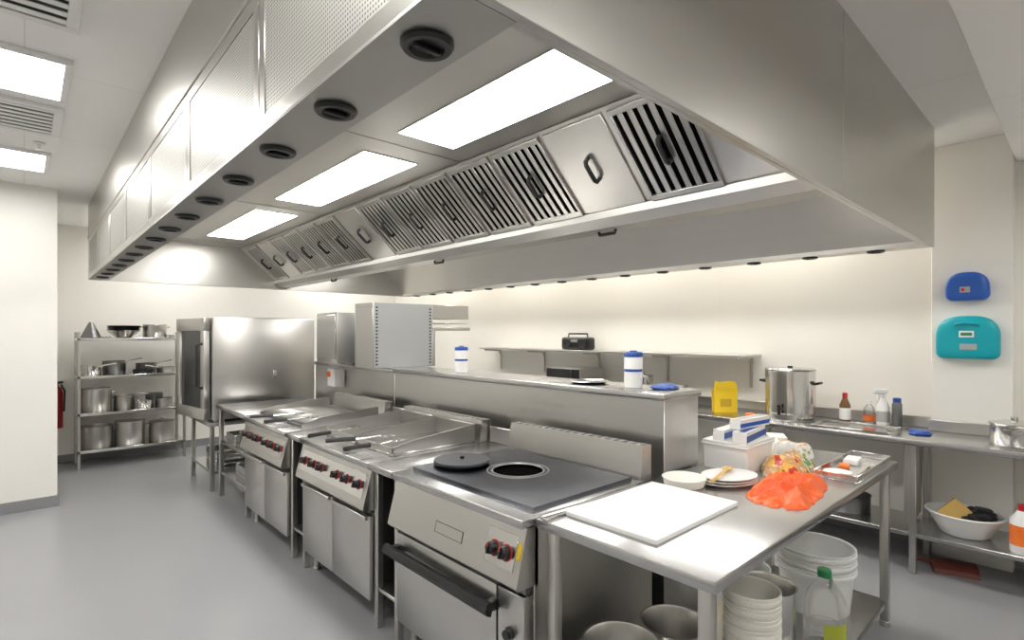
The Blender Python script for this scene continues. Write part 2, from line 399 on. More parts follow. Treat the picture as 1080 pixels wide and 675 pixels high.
b.box(-.002,.0,.363,.557,-.021,.021,steel,0,M=M)
b.obj('recessed_plate',cp)
b=B().box(-.004,.0,.036,.205,-.06,.075,steelp,.001,M=pmat(.755)); b.obj('knob_plate',cp)
dr=door(rg,.17,W-.02,.15,.60)
b=B()
b.prism([(-.055,.49),(-.075,.50),(-.085,.52),(-.075,.545),(-.055,.55),(-.045,.52)],.15,W-.0,black)
for y in (.16,W-.05): b.box(-.07,-.008,y,y+.035,.50,.54,black,.004)
b.obj('handle',dr)
B().box(-.012,.04,.01,.16,.15,.60,steel,.004).obj('side_panel',rg)
B().lathe([(.024,0),(.024,-.008),(.018,-.014),(.018,-.028)],black,(-.012,.085,.44),20,'X').obj('knob',rg)
B().box(.0,.04,.01,W-.01,.605,.634,steeld,.002).obj('vent_strip',rg)
HC=(.42,.50)
b=B().holed_plate(.07,.73,.04,W-.04,HC[0],HC[1],.125,.9,.918,ironp)
b.lathe([(.158,.9182),(.156,.921),(.151,.921),(.149,.9182)],steeld,(*HC,0),48,caps=False)
b.lathe([(.136,.918),(.133,.922),(.128,.922),(.124,.918)],steeld,(*HC,0),48,caps=False)
b.lathe([(.124,.918),(.122,.9)],void,(*HC,0),48,caps=False)
b.obj('hotplate',rg)
b=B().lathe([(.1215,.9005),(.1215,.902),(.0,.902)],void,(*HC,0),40); b.obj('hole_shade_disc',rg)  # thin black disc paints the shade of a deep open hole
flue(rg,W)
meta(B().lathe([(.0,0),(.13,0),(.145,.008),(.15,.018),(.145,.026),(.04,.03),(.0,.03)],iron,seg=36).cyl((0,0,.03),.012,.012,iron).obj('hotplate_lid',loc=(FX+.29,1.435+.79,.9185)),'round black cast iron hotplate lid resting on the range','hotplate lid')
def filler(y0,y1,lab):
    W=y1-y0
    r=thing('filler_unit',lab,'worktop unit',(FX,y0,0),group='open filler units in the cooking line')
    top_slab(r,W,.85)
    for x in (.01,.80):
        for y in (.003,W-.038): B().box(x,x+.035,y,y+.035,0,.864,steel,.003).obj('leg',r)
    B().box(.02,.82,.008,W-.008,.2,.22,steel,.003).obj('shelf',r)
    B().box(.83,.85,.004,W-.004,.9,1.0,steel,.003).obj('upstand',r)
    B().box(.12,.14,.04,W-.04,.22,.86,blackm,.002).obj('gap_shade_sheet',r)  # black sheet added in place of the shade in the open gap
filler(2.395,2.645,'narrow open stainless worktop unit beside the range')
filler(3.62,3.88,'narrow open stainless worktop unit between cooking appliances')
def two_door(r,W):
    legs(r,W); B().box(.04,.85,.004,W-.004,.12,.864,steeld,.003).obj('body',r); top_slab(r,W)
    cp=control(r,W)
    b=B().box(-.004,.0,.04,W-.04,-.06,.075,steelp,.001,M=pmat(.755)); b.obj('knob_plate',cp)
    for y in (.1,.25,.38,.6,.72,.86): knob(cp,y,.762,r=.021)
    for y0,y1 in ((.012,W/2-.005),(W/2+.005,W-.012)):
        d=door(r,y0,y1,.14,.60)
        B().box(-.03,-.008,y0+.02,y1-.02,.575,.598,steel,.003).obj('handle',d)
    return cp
W=.972
g=thing('griddle_cooker','stainless steel cooker with two raised-edge griddle trays and red knobs','cooker',(FX,2.647,0))
cp=two_door(g,W)
for y0,y1 in ((.03,.47),(.50,.94)):
    b=B()
    x0,x1=.14,.74
    b.box(x0,x1,y0,y1,.9,.915,steelp,.003)
    b.box(x0,x0+.008,y0,y1,.915,.95,steel,.002).box(x1-.008,x1,y0,y1,.915,1.02,steel,.002)
    for y in (y0,y1-.008):
        b.prism([(x0,.915),(x1,.915),(x1,1.02),(x0+.12,.975),(x0,.95)],y,y+.008,steel)
    b.obj('griddle_tray',g)
flue(g,W,h=.14)
W=.98
ch=thing('chargrill_cooker','stainless steel chargrill cooker with bar grate and red knobs','cooker',(FX,3.89,0))
cp=two_door(ch,W)
b=B().box(.12,.72,.04,W-.04,.9,.92,steeld,.004)
for i in range(20):
    y=.07+i*.044
    b.box(.14,.70,y,y+.016,.92,.938,steel,.002)
b.obj('grill_grate',ch)
for y0 in (.02,W-.03): B().prism([(.10,.9),(.72,.9),(.72,1.01),(.24,.97),(.10,.93)],y0,y0+.01,steel).obj('splash_guard',ch)
flue(ch,W,h=.14)
def scraper(loc,rz):
    r=thing('griddle_scraper','long black-handled steel scraper resting on the cooking line','utensil',loc,rz,group='griddle scrapers')
    B().tube([(-.17,0,.062),(-.08,0,.06),(0,0,.056)],.014,black).obj('handle',r)
    B().tube([(0,0,.056),(.12,0,.058),(.16,0,.062)],.006,steelp).box(.15,.24,-.04,.04,.058,.062,steelp,.001).obj('blade',r)
for l,a in (((FX+.06,2.79,.905),.15),((FX+.08,3.02,.905),-.2),((FX+.06,3.33,.905),.35),((FX+.08,4.15,.885),.1),((FX+.08,4.45,.885),-.15)): scraper(l,a)
def open_table(name,label,loc,D,W,H,shelfz,cat='table'):
    r=thing(name,label,cat,loc)
    B().box(0,D,0,W,H-.04,H,steelt,.005,2).obj('table_top',r)
    for x in (.02,D-.06):
        for y in (.02,W-.06): B().box(x,x+.04,y,y+.04,0,H-.04,steel,.004).obj('leg',r)
    for s in shelfz: B().box(.03,D-.03,.03,W-.03,s-.03,s,steelt,.003).obj('shelf',r)
    return r
open_table('steel_stand','open stainless steel stand with two shelves beside the cooking line',(FX,4.93,0),.85,.92,.9,(.25,.55))
os_=open_table('oven_stand','stainless steel stand carrying the combination oven',(1.37,6.0,0),1.0,.88,.70,(.2,))
def gtray(loc,m,x=.5,y=.34):
    b=B().box(0,x,0,y,0,.004,m,.001)
    for a in ((0,x,0,.006),(0,x,y-.006,y),(0,.006,.006,y-.006),(x-.006,x,.006,y-.006)): b.box(*a,.004,.045,m,.002)
    meta(b.obj('oven_tray',loc=loc),'shallow steel oven tray stored on a stand shelf','tray','oven trays on the stands')
for i in range(3): gtray((1.48,5.03,.55+i*.046),steelp)
for i in range(2): gtray((1.46,5.42,.55+i*.046),steel,.55,.3)
for i in range(3): gtray((1.46,5.06,.25+i*.046),steel)
for i in range(4): gtray((1.46,6.08,.2+i*.046),steelp,.6,.42)
ov=thing('combination_oven','large stainless steel combination oven with glazed door on a stand','oven',(1.37,6.0,.70))
b=B().box(.03,1.08,.0,.88,.02,1.07,steel,.012,2)
for x in (.08,.92):
    for y in (.06,.82): b.cyl((x,y,0),.025,.03,steel)
b.obj('body',ov)
b=B()
b.box(.62,.66,-.012,-.0,.42,.5,steelp,.002)
b.obj('side_latch',ov)
dM=Matrix.Translation((.03,0.01,0))@Matrix.Rotation(math.radians(9),4,'Z')
b=B()
for a in ((.02,.72,.03,.14),(.02,.72,.93,1.06),(.02,.10,.14,.93),(.62,.72,.14,.93)): b.box(-.07,-.01,a[0],a[1],a[2],a[3],steel,.006,2,M=dM)
b.box(-.05,-.03,.1,.62,.14,.93,glass,0,M=dM)
dd=b.obj('door',ov)
b=B().tube([dM@Vector(p) for p in ((-.07,.05,.35),(-.12,.05,.37),(-.12,.05,.78),(-.07,.05,.8))],.014,black,8); b.obj('handle',dd)
B().box(-.0,.03,.72,.88,.03,1.06,black,.003).obj('control_panel',ov)

# ---------------------------------------------------------------- raised service block
sb=thing('service_upstand','long stainless steel raised service shelf behind the cooking line','service counter',(2.34,1.425,0))
b=B()
b.box(.01,.35,.01,2.62,0,1.265,steel,.003).box(.01,.35,2.625,4.3,0,1.265,steel,.003)
b.obj('body',sb)
b=B().box(-.005,.37,.0,2.622,1.265,1.3,steelt,.006,2).box(-.005,.37,2.626,4.31,1.265,1.3,steelt,.006,2); b.obj('shelf_top',sb)
BT=1.3
es=thing('switch_box','white switch box with orange light on the service upstand','switch',(2.34,5.0,1.08))
B().box(-.10,.005,0,.17,0,.17,white,.006,2).obj('body',es)
B().lathe([(.028,0),(.028,-.015),(.020,-.022)],orangec,(-.10,.12,.12),20,'X').obj('button',es)
def wipes(x,y,zz,lab):
    r=thing('wipes_tub',lab,'tub',(x,y,zz),group='wipes tubs on the service shelf')
    B().lathe([(.045,0),(.05,.004),(.05,.17),(.047,.175)],white,seg=28).lathe([(.0505,.09),(.0505,.105)],blue,seg=28,caps=False).obj('tub_body',r)
    B().lathe([(.052,.172),(.052,.19),(.046,.198),(.02,.2),(.02,.206),(.0,.206)],blue,seg=28).obj('lid',r)
wipes(2.5,1.72,BT,'white plastic tub with dark blue lid and blue label')
wipes(2.5,3.3,BT,'white plastic tub with dark blue lid and blue label')
meta(B().blob((0,0,0),(.09,.06,.018),blue,.3,2,3,5).obj('blue_cloth',loc=(2.56,1.56,BT)),'crumpled blue cloth on the service shelf','cloth')
meta(B().lathe([(0,0),(.09,0),(.12,.015),(.125,.016),(.12,.018),(.09,.004),(0,.004)],steelp,seg=32).obj('steel_plate',loc=(2.52,2.05,BT)),'small round steel plate on the service shelf','plate')

sg=thing('salamander_grill','stainless steel salamander grill with grey side panel on the service shelf','grill',(2.19,4.12,1.3))
b=B()
b.box(0,.60,0,.02,.0,.57,silverp,.004).box(0,.60,.33,.35,.0,.57,silverp,.004)
b.box(0,.62,.02,.33,.52,.57,steel,.004).box(0,.02,.02,.33,0,.52,steel,.002).box(.02,.58,.02,.33,.0,.03,steel,.002).box(.4,.60,.02,.33,.36,.40,steel,.003)
b.obj('body',sg)
for xx in (.02,.562):
    b=B().box(xx-.006,xx+.024,-.0012,.0,.022,.548,silverp,0)
    for i in range(18):
        zz=.03+i*.0288
        b.box(xx,xx+.018,-.0025,.0,zz,zz+.013,blackm,0)
    b.obj('side_vent_strip',sg)
b=B().box(.60,1.02,.0,.40,.44,.57,steel,.004).box(.60,1.04,.0,.40,.33,.36,steel,.003)
for i in range(8): b.box(.62,1.03,.02+i*.05,.028+i*.05,.395,.402,chrome,.001)
b.box(.60,.63,.0,.40,.0,.33,steel,.003)
b.obj('grill_rack',sg)
mo=thing('countertop_oven','plain stainless steel box oven on the service shelf','oven',(2.15,4.75,1.3))
b=B().box(0,.66,0,.46,.02,.50,steel,.006,2)
for x in (.23,.52):
    for y in (.08,.38): b.cyl((x,y,0),.02,.02,black)
b.obj('body',mo)
B().box(-.012,.0,.02,.44,.05,.48,steelp,.004).obj('door',mo)

# ---------------------------------------------------------------- prep table
TX,TY=1.43,.71; TD,TW=2.10,.71
tb=thing('prep_table','large stainless steel preparation table with undershelf','table',(TX,TY,0))
b=B().box(0,TD,0,TW,.862,.9,steelt,.006,2)
b.box(.0,.62,TW-.05,TW-.02,.9,.915,steelp,.006,2)
b.obj('table_top',tb)
for x in (.03,TD-.07):
    for y in (.03,TW-.07): B().box(x,x+.042,y,y+.042,.03,.862,steel,.005,2).cyl((x+.021,y+.021,0),.026,.03,steel).obj('leg',tb)
SH=.14
B().box(.04,TD-.04,.04,TW-.04,SH-.03,SH,steelt,.004).obj('undershelf',tb)
T=.9
meta(B().box(0,.60,0,.40,0,.020,board,.005,2).obj('chopping_board',loc=(1.535,.965,T)),'large white plastic chopping board on the prep table','chopping board')
meta(B().lathe([(0,0),(.085,0),(.09,.004),(.095,.035),(.1,.038),(.095,.041),(.09,.038),(0,.036)],cream,seg=32).obj('plastic_tub',loc=(2.25,1.27,T)),'low round cream plastic tub on the prep table','tub')
def plate(r,loc,lab,m=white,sy=1):
    return meta(B().lathe([(0,0),(r*.6,0),(r*.65,.006),(r,.016),(r,.019),(r*.62,.009),(0,.008)],m,seg=36,sy=sy).obj('plate',loc=loc,rz=-.3),lab,'plate','stacked plates on the prep table')
for i in range(3): plate(.15-.004*i,(2.43+.01*i,1.15,T+.0095*i),'oval white plate stacked on the prep table',cream if i==1 else white,.75)
r=thing('wooden_spoon','yellowish wooden spoon lying across white plates','spoon',(2.42,1.17,T+.045),.2)
B().tube([(-.18,0,0),(0,0,.0),(.08,0,0)],.008,wood).obj('handle',r)
B().lathe([(0,-.005),(.02,-.003),(.026,0.004),(.02,.002),(0,-.001)],wood,(.1,0,0),20,sx=1.3).obj('bowl',r)
bx=thing('storage_box','white plastic food box with clipped lid','storage box',(2.64,1.14,T),.0)
B().prism([(0.015,0),(.295,0),(.31,.13),(0,.13)],0.01,.24,white).box(-.008,.318,.0,.25,.122,.135,white,.004).obj('box_body',bx)
B().box(-.004,.314,.005,.245,.135,.148,white,.006,2).obj('lid',bx)
FG='film cartons on the food box'
meta(B().box(0,.32,0,.07,0,.06,white,.002).box(.0,.32,-.001,0,.008,.04,blue,0).box(.0,.32,.010,.040,.06,.0605,blue,0).obj('foil_carton',loc=(2.64,1.15,T+.148),rz=.12),'blue and white cling film carton on the food box','carton',FG)
meta(B().box(0,.30,0,.06,0,.055,white,.002).box(.0,.30,-.001,0,.01,.04,blue2,0).obj('foil_carton',loc=(2.65,1.27,T+.148),rz=.05),'white and blue foil carton on the food box','carton',FG)
meta(B().box(0,.29,0,.06,0,.05,white,.002).box(.0,.29,-.001,0,.01,.03,blue2,0).box(.0,.29,.01,.05,.05,.0505,silverp,0).obj('foil_carton',loc=(2.68,1.20,T+.21),rz=-.1),'white and silver foil carton stacked on top','carton',FG)
j=thing('sauce_jar','small jar with orange cap behind the snack bags','jar',(3.10,1.33,T))
B().lathe([(.035,0),(.04,.005),(.04,.16),(.025,.19),(.025,.2)],white,seg=24).obj('jar_body',j)
B().lathe([(.028,.2),(.028,.235),(.02,.24)],orangec,seg=24).obj('cap',j)
FP='food packets on the table'
def bag(sx,sy,hh,seed,fine=.014,puff=.55,N=64,fold=.35,dirn=1.0):
    bm=bmesh.new(); grid=[]
    for i in range(N+1):
        row=[]
        for k in range(N+1):
            u_=i/N*2-1; v_=k/N*2-1
            ang=math.atan2(v_,u_)
            rr=1+.14*noise.noise(Vector((math.cos(ang)*2,math.sin(ang)*2,seed)))+.12*noise.noise(Vector((math.cos(ang)*7,math.sin(ang)*7,seed)))
            x=u_*math.sqrt(1-v_*v_/2.3)*sx*rr; y=v_*math.sqrt(1-u_*u_/2.3)*sy*rr
            e=max(abs(u_),abs(v_)); f=(1-e**3)
            wv=Vector((x*7+.5*noise.noise(Vector((x*9,y*9,1))),y*7,seed))
            q=x*.5*dirn+y*.86; p_=x*.86-y*.5*dirn
            f1=1-abs(noise.noise(Vector((q*17,p_*5,seed+3))))*2.6
            f2=1-abs(noise.noise(Vector((p_*26+q*6,q*9,seed+7))))*2.6
            h=.003+f*hh*(puff+.7*noise.noise(wv))+f*hh*fold*max(f1,-.3)+f*fine*max(f2,-.3)
            row.append(bm.verts.new((x,y,max(h,.002))))
        grid.append(row)
    for i in range(N):
        for k in range(N): bm.faces.new((grid[i][k],grid[i+1][k],grid[i+1][k+1],grid[i][k+1]))
    ret=bmesh.ops.extrude_face_region(bm,geom=bm.faces[:])
    for v in [g_ for g_ in ret['geom'] if isinstance(g_,bmesh.types.BMVert)]: v.co.z=0
    return bm
meta(B().bm(bag(.20,.11,.085,21,.006,.8,64,.15),brown).obj('snack_bag',loc=(2.86,1.04,T),rz=.1,sharp=80),'shiny multicoloured printed bread packet on the table','food packet',FP)
meta(B().bm(bag(.15,.10,.08,31,.006,.85,64,.15),clearbag).obj('snack_bag',loc=(3.20,1.16,T),rz=-.4,sharp=80),'shiny clear printed food packet on the table','food packet',FP)
meta(B().box(-.07,.07,-.05,.05,0,.08,cream,.003).box(-.07,.07,-.051,-.05,.02,.06,red,0).obj('food_box',loc=(3.40,1.30,T),rz=.5),'cream carton with red band on the prep table','carton')
meta(B().bm(bag(.29,.135,.05,5,.012,.3,96,.85),orange).obj('orange_bag',loc=(2.50,.905,T),rz=.12,sharp=80),'crumpled bright orange plastic bag on the prep table','plastic bag')
tr=thing('baking_tray','large shallow steel baking tray holding white dishes','tray',(2.86,.73,T))
b=B().box(0,.62,0,.19,0,.004,steelp,.001)
for a in ((0,.62,0,.006),(0,.62,.184,.19),(0,.006,.006,.184),(.614,.62,.006,.184)): b.box(*a,.004,.035,steelp,.002)
b.obj('tray_body',tr)
meta(B().lathe([(0,0),(.045,0),(.062,.012),(.062,.015),(.045,.004),(0,.004)],white,seg=32).obj('paper_plate',loc=(2.97,.845,T+.004)),'small white dish lying in the baking tray','plate')
meta(B().box(0,.13,0,.07,0,.03,white,.008,2).obj('food_carton',loc=(3.22,.82,T+.004),rz=.1),'small white food carton in the baking tray','carton')
meta(B().box(0,.07,0,.05,0,.02,orangec,.006,2).obj('spice_packet',loc=(3.11,.83,T+.004),rz=.25),'small orange packet in the baking tray','food packet')
meta(B().tube([(-.1,0,.006),(.02,0,.006),(.1,0,.01)],.005,black).box(.1,.18,-.012,.012,.006,.009,steelp,0).obj('kitchen_knife',loc=(3.09,.76,T+.004),rz=.03),'black-handled knife in the baking tray','knife')

def pot(name,r,h,loc,lab,group=None,lid=False,m=steelp,rz=0,cat='pot',mi=None,base=1.0):
    t=thing(name,lab,cat,loc,rz,group)
    th=.004; rb=r*base
    b=B().lathe([(0,0),(rb-.006,0),(rb,.008),(r,h-.006),(r+.008,h),(r-.001,h)],m,seg=36,caps=False)
    b.lathe([(r-.001,h),(r-th,h-.01),(rb-th,.01),(0,.006)],mi or m,seg=36,caps=False).obj('pot_body',t)
    for s in (1,-1):
        B().tube([(s*r*.99,-.04,h*.8),(s*(r+.03),-.035,h*.82),(s*(r+.03),.035,h*.82),(s*r*.99,.04,h*.8)],.006,steelp).obj('handle',t)
    if lid:
        B().lathe([(r+.004,h),(r+.006,h+.006),(r*.5,h+.02),(0,h+.024)],m,seg=36).cyl((0,0,h+.024),.018,.022,steelp).obj('lid',t)
    return t
UG='steel pots under the prep table'
pot('stock_pot',.145,.265,(1.71,1.23,SH),'open wide polished steel pan on the table undershelf',UG,mi=steeli,m=steelp,base=.8)
pot('stock_pot',.135,.255,(2.01,1.18,SH),'open wide polished steel pan on the table undershelf',UG,rz=1,mi=steeli,m=steelp,base=.8)
def bucket(r,h,loc,lab,m=cream,group=None):
    t=thing('plastic_bucket',lab,'bucket',loc,0,group)
    B().lathe([(0,0),(r*.84,0),(r*.86,.005),(r*.97,h-.03),(r*1.04,h-.03),(r*1.04,h-.018),(r*.99,h-.018),(r*1.03,h-.002),(r*1.0,h),(r*.96,h-.004),(r*.83,.012),(0,.01)],m,seg=36).obj('bucket_body',t)
    return t
for i in range(6): bucket(.105,.22,(2.17,.925,SH+i*.043),'white plastic tub nested in a stack on the undershelf',group='nested white tubs')
for i in range(3): bucket(.185,.24,(3.14,1.0,SH+i*.045),'large round white plastic container nested on the undershelf',m=white,group='nested large white containers')
bucket(.12,.2,(2.78,1.22,SH),'round white plastic container on the undershelf',m=white)
bucket(.12,.2,(2.78,1.22,SH+.05),'round white plastic container on the undershelf',m=white)
pot('stock_pot',.12,.32,(2.50,1.0,SH),'tall polished steel pot on the undershelf',UG,mi=steeli)
jb=thing('juice_bottle','large clear plastic bottle with green cap and yellow label','bottle',(2.76,.84,SH))
B().lathe([(0,0),(.08,0),(.088,.01),(.09,.09),(.086,.1),(.09,.11),(.09,.21),(.078,.25),(.037,.31),(.025,.32),(.025,.335),(.0,.335)],clear,seg=32).obj('bottle_body',jb)
b=B()
vs=[];fs=[]
for k in range(9):
    a=math.radians(195+k*9); 
    for zz in (.06,.14): vs.append((.0915*math.cos(a),.0915*math.sin(a),zz))
for k in range(8): fs.append((2*k,2*k+2,2*k+3,2*k+1))
b._a(vs,fs,lgreen).obj('bottle_label',jb)
B().lathe([(.03,.325),(.03,.355),(.026,.36),(0,.36)],green,seg=24).obj('cap',jb)
B().tube([(.075,0,.24),(.095,0,.28),(.06,0,.31),(.02,0,.315)],.008,green).obj('handle',jb)

# ---------------------------------------------------------------- wall counter
WX=4.33
wc=thing('counter_worktop','long stainless steel wall-side worktop with undershelf and upstand','worktop',(WX,-2.0,0))
LW=7.9
B().box(0,.66,0,LW,.86,.9,steelt,.006,2).obj('worktop',wc)
B().box(.635,.66,2.8,LW,.9,.98,steel,.003).obj('upstand',wc)
B().box(.50,.525,2.34,2.79,.9,.98,steel,.003).obj('upstand',wc)
B().box(.635,.66,0,2.33,.9,.98,steel,.003).obj('upstand',wc)
B().box(.04,.53,0.01,LW-.01,.24,.27,steelt,.004).obj('undershelf',wc)
for y in (.3,1.6,2.78,3.9,5.2,6.5,7.7):
    for x in (.03,.48): B().box(x,x+.04,y,y+.04,0,.86,steel,.004).obj('leg',wc)
B().box(.1,.5,2.83,2.86,.3,.86,steel,.003).obj('divider_panel',wc)
CT=.9
u=thing('water_urn','polished steel water boiler urn with black tap','urn',(4.62,1.66,CT))
B().lathe([(0,0),(.17,0),(.18,.012),(.18,.06),(.185,.065),(.185,.40),(.19,.405),(.18,.41),(0,.41)],steelp,seg=40).obj('urn_body',u)
B().lathe([(.186,.41),(.18,.42),(.05,.425),(0,.425)],steelp,seg=40).cyl((0,0,.425),.02,.012,black).obj('lid',u)
B().tube([(-.18,0,.10),(-.23,0,.10),(-.23,0,.06)],.012,black).cyl((-.23,0,.10),.012,.04,black).obj('tap',u)
for s in (1,-1): B().tube([(-.02,s*.185,.30),(-.03,s*.225,.31),(.03,s*.225,.31),(.02,s*.185,.30)],.01,black).obj('handle',u)
ys=thing('yellow_caution_board','small yellow plastic board standing on the worktop','sign',(4.60,2.19,CT),-.75)
b=B().prism([(-.10,0),(.10,0),(.105,.20),(.09,.27),(.05,.28),(-.05,.27),(-.09,.28),(-.105,.20)],0,.012,yellow)
b.prism([(-.10,0),(.10,0),(.105,.2),(-.105,.2)],.05,.062,yellow).box(-.09,.09,.0,.06,.2,.21,yellow,.001); b.obj('board_body',ys)
b=B().box(-.05,.05,-.002,0,.05,.12,nmat('dark_yellow_print',(.6,.38,.02),.5),0); b.obj('printed_panel',ys)
def bottle(name,loc,prof,m,capprof,cm,lab,label=None,lm=None,rz=0):
    t=thing(name,lab,'bottle',loc,rz)
    B().lathe(prof,m,seg=24).obj('bottle_body',t)
    B().lathe(capprof,cm,seg=20).obj('cap',t)
    if label: B().lathe(label,lm,seg=24,caps=False).obj('bottle_label',t)
    return t
bottle('sauce_bottle',(4.75,1.30,CT),[(0,0),(.035,0),(.038,.01),(.038,.14),(.018,.19),(.015,.2)],bronze,[(.018,.195),(.018,.235),(0,.24)],red,'brown sauce bottle with red cap on the worktop',[(.0385,.03),(.0385,.12)],white)
bottle('liquid_bottle',(4.80,1.15,CT),[(0,0),(.035,0),(.038,.01),(.038,.12),(.02,.15),(.015,.16)],clear,[(.018,.158),(.018,.185),(0,.19)],white,'clear bottle with white cap and orange label',[(.0385,.03),(.0385,.07)],orangec)
sp=thing('spray_bottle','white trigger spray bottle on the worktop','bottle',(4.76,1.05,CT),2.6)
B().lathe([(0,0),(.04,0),(.043,.01),(.043,.15),(.02,.2),(.015,.22)],white,seg=24).obj('bottle_body',sp)
b=B().cyl((0,0,.22),.018,.03,white).box(-.03,.075,-.014,.014,.25,.285,white,.005,2)
b.prism([(.03,.25),(.04,.25),(.06,.20),(.05,.20)],-.006,.006,white); b.obj('trigger_head',sp)
B().lathe([(.0435,.04),(.0435,.12)],silverp,seg=24,caps=False).obj('bottle_label',sp)
bottle('thermos_can',(4.74,.96,CT),[(0,0),(.03,0),(.032,.006),(.032,.18),(.026,.195)],steeld,[(.026,.195),(.026,.225),(0,.23)],blue,'dark metal canister with blue cap on the worktop')
wt=B().box(0,.34,0,.5,0,.004,steelp,.001)
for a in ((0,.34,0,.006),(0,.34,.494,.5),(0,.006,.006,.494),(.334,.34,.006,.494)): wt.box(*a,.004,.02,steelp,.002)
meta(wt.obj('shallow_tray',loc=(4.36,.92,CT)),'shallow steel tray on the wall worktop','tray')
meta(B().blob((0,0,0),(.08,.06,.02),blue,.3,2,3,9).obj('blue_cloth',loc=(4.60,.80,CT)),'crumpled blue cloth on the wall worktop','cloth')
pot('saucepan',.12,.13,(4.6,.32,CT),'small steel pan with side handles on the worktop',lid=True)
mw=thing('microwave_oven','steel microwave oven on the wall-side worktop','microwave',(4.42,3.72,CT))
B().box(0,.4,0,.5,.015,.32,steel,.006,2).obj('body',mw)
B().box(-.015,0,.13,.49,.03,.31,glass,.003).obj('door',mw)
B().box(-.012,0,.01,.12,.03,.31,black,.002).obj('control_panel',mw)
pot('stock_pot',.1,.28,(4.6,3.05,CT),'steel pot with lid on the wall-side worktop',lid=True)
pot('stock_pot',.14,.2,(4.6,2.7,CT),'low steel pot on the wall-side worktop')
US=.27
meta(B().lathe([(0,0),(.11,0),(.13,.01),(.2,.14),(.215,.145),(.21,.15),(.195,.148),(.12,.018),(0,.012)],white,seg=40).obj('mixing_bowl',loc=(4.6,.56,US)),'large white plastic bowl on the worktop undershelf','bowl')
fm=Matrix.Translation((0,0,.13))@Matrix.Rotation(.7,4,'X')@Matrix.Rotation(.25,4,'Y')
meta(B().box(-.04,.04,-.06,.06,-.05,.09,foam,.008,2,M=fm).obj('sponge',loc=(4.56,.62,US)),'yellow sponge block in the white bowl','sponge')
meta(B().blob((0,0,0),(.12,.09,.05),blackm,.35,2,4,3).obj('black_cloth',loc=(4.62,.50,US+.1)),'crumpled black cloth in the white bowl','cloth')
bottle('cleaner_bottle',(4.47,.27,US),[(0,0),(.06,0),(.065,.01),(.065,.2),(.03,.25),(.025,.26)],white,[(.028,.255),(.028,.29),(0,.295)],red,'white cleaning bottle with orange label and red cap',[(.0655,.05),(.0655,.17)],orangec)
pot('stock_pot',.15,.12,(4.62,1.25,US),'dark steel pot on the worktop undershelf',m=steeld)
dp=thing('dustpan','dark brownish-red dustpan on the floor below the undershelf','dustpan',(4.62,.62,0),.3)
B().prism([(-.10,0),(.10,0),(.09,.03),(.04,.06),(-.04,.06),(-.09,.03)],-.12,.12,dred).obj('pan_body',dp)
B().tube([(0,.12,.04),(0,.25,.05)],.014,dred).obj('handle',dp)
def outline(w,h,dome,rc=.045,n=8,k=20,pw=.75):
    pts=[]
    for i in range(n+1):
        a=-pi/2+pi/2*i/n; pts.append((w/2-rc+rc*math.cos(a),-h/2+rc+rc*math.sin(a)))
    zs=h/2-dome
    for i in range(k+1):
        a=pi*i/k; c,s_=math.cos(a),math.sin(a)
        pts.append((w/2*math.copysign(abs(c)**pw,c),zs+dome*max(s_,0)**.85))
    for i in range(n+1):
        a=pi+pi/2*i/n; pts.append((-w/2+rc+rc*math.cos(a),-h/2+rc+rc*math.sin(a)))
    return pts
def case(name,zc,w,h,m,lab,dome,pw=.75):
    t=thing(name,lab,'first aid kit',(4.87,.575,zc))
    P=outline(w,h,dome,pw=pw); b=B()
    layers=[(-.0,.97),(-.03,1.0),(-.034,.965),(-.038,1.0),(-.062,.98),(-.074,.93),(-.080,.84),(-.082,.6)]
    vs=[];fs=[];k=len(P)
    for x,s in layers:
        for p in P: vs.append((x,p[0]*s,p[1]*s))
    for i in range(len(layers)-1):
        for q in range(k): fs.append((i*k+q,i*k+(q+1)%k,(i+1)*k+(q+1)%k,(i+1)*k+q))
    fs.append(tuple(range(k))); fs.append(tuple((len(layers)-1)*k+q for q in range(k)))
    b._a(vs,fs,m); b.obj('case_body',t)
    return t
t=case('burns_kit_case',1.93,.24,.20,blue2,'small blue domed plastic first aid case mounted on the pillar',.13,.72)
b=B().box(-.085,-.081,-.02,.035,-.045,-.005,silverp,.001).box(-.087,-.085,.01,.028,-.035,-.015,red,0); b.obj('front_sticker',t)
t=case('first_aid_case',1.575,.345,.30,teal,'teal domed plastic first aid case mounted on the pillar',.15,.7)
b=B().box(-.085,-.081,-.04,.04,.0,.045,white,.001).box(-.087,-.085,-.03,.03,.012,.032,green,0); b.obj('front_sticker',t)
B().box(-.086,-.081,-.055,.035,-.085,-.045,silverp,.001).obj('contents_label',t)
B().tube([(-.070,-.065,.07),(-.092,-.055,.092),(-.095,0,.102),(-.092,.055,.092),(-.070,.065,.07)],.009,teal).obj('handle',t)

ws=thing('steel_shelf','long thin stainless steel wall shelf on slim brackets above the worktop','shelf',(4.66,2.04,1.40))
B().box(0,.33,0,3.7,-.012,.01,steel,.003).obj('shelf_board',ws)
for y in (.08,.95,1.85,2.75,3.6):
    B().box(.315,.335,y,y+.022,-.30,-.012,steel,.002).prism([(.02,-.012),(.315,-.012),(.315,-.10),(.28,-.045),(.02,-.03)],y+.006,y+.016,steel).obj('bracket',ws)
rd=thing('radio','black portable radio with carrying handle on the wall shelf','radio',(4.75,3.88,1.41))
B().box(0,.14,0,.42,0,.15,black,.03,3).obj('radio_body',rd)
for y in (.09,.33): B().lathe([(.055,0),(.053,-.006),(.048,-.004),(0,-.006)],blackm,(.0,y,.075),24,'X').obj('speaker',rd)
B().box(-.006,.0,.16,.26,.09,.12,silverp,.002).obj('tape_deck',rd)
B().tube([(.07,.06,.14),(.07,.07,.19),(.07,.35,.19),(.07,.36,.14)],.01,black).obj('handle',rd)

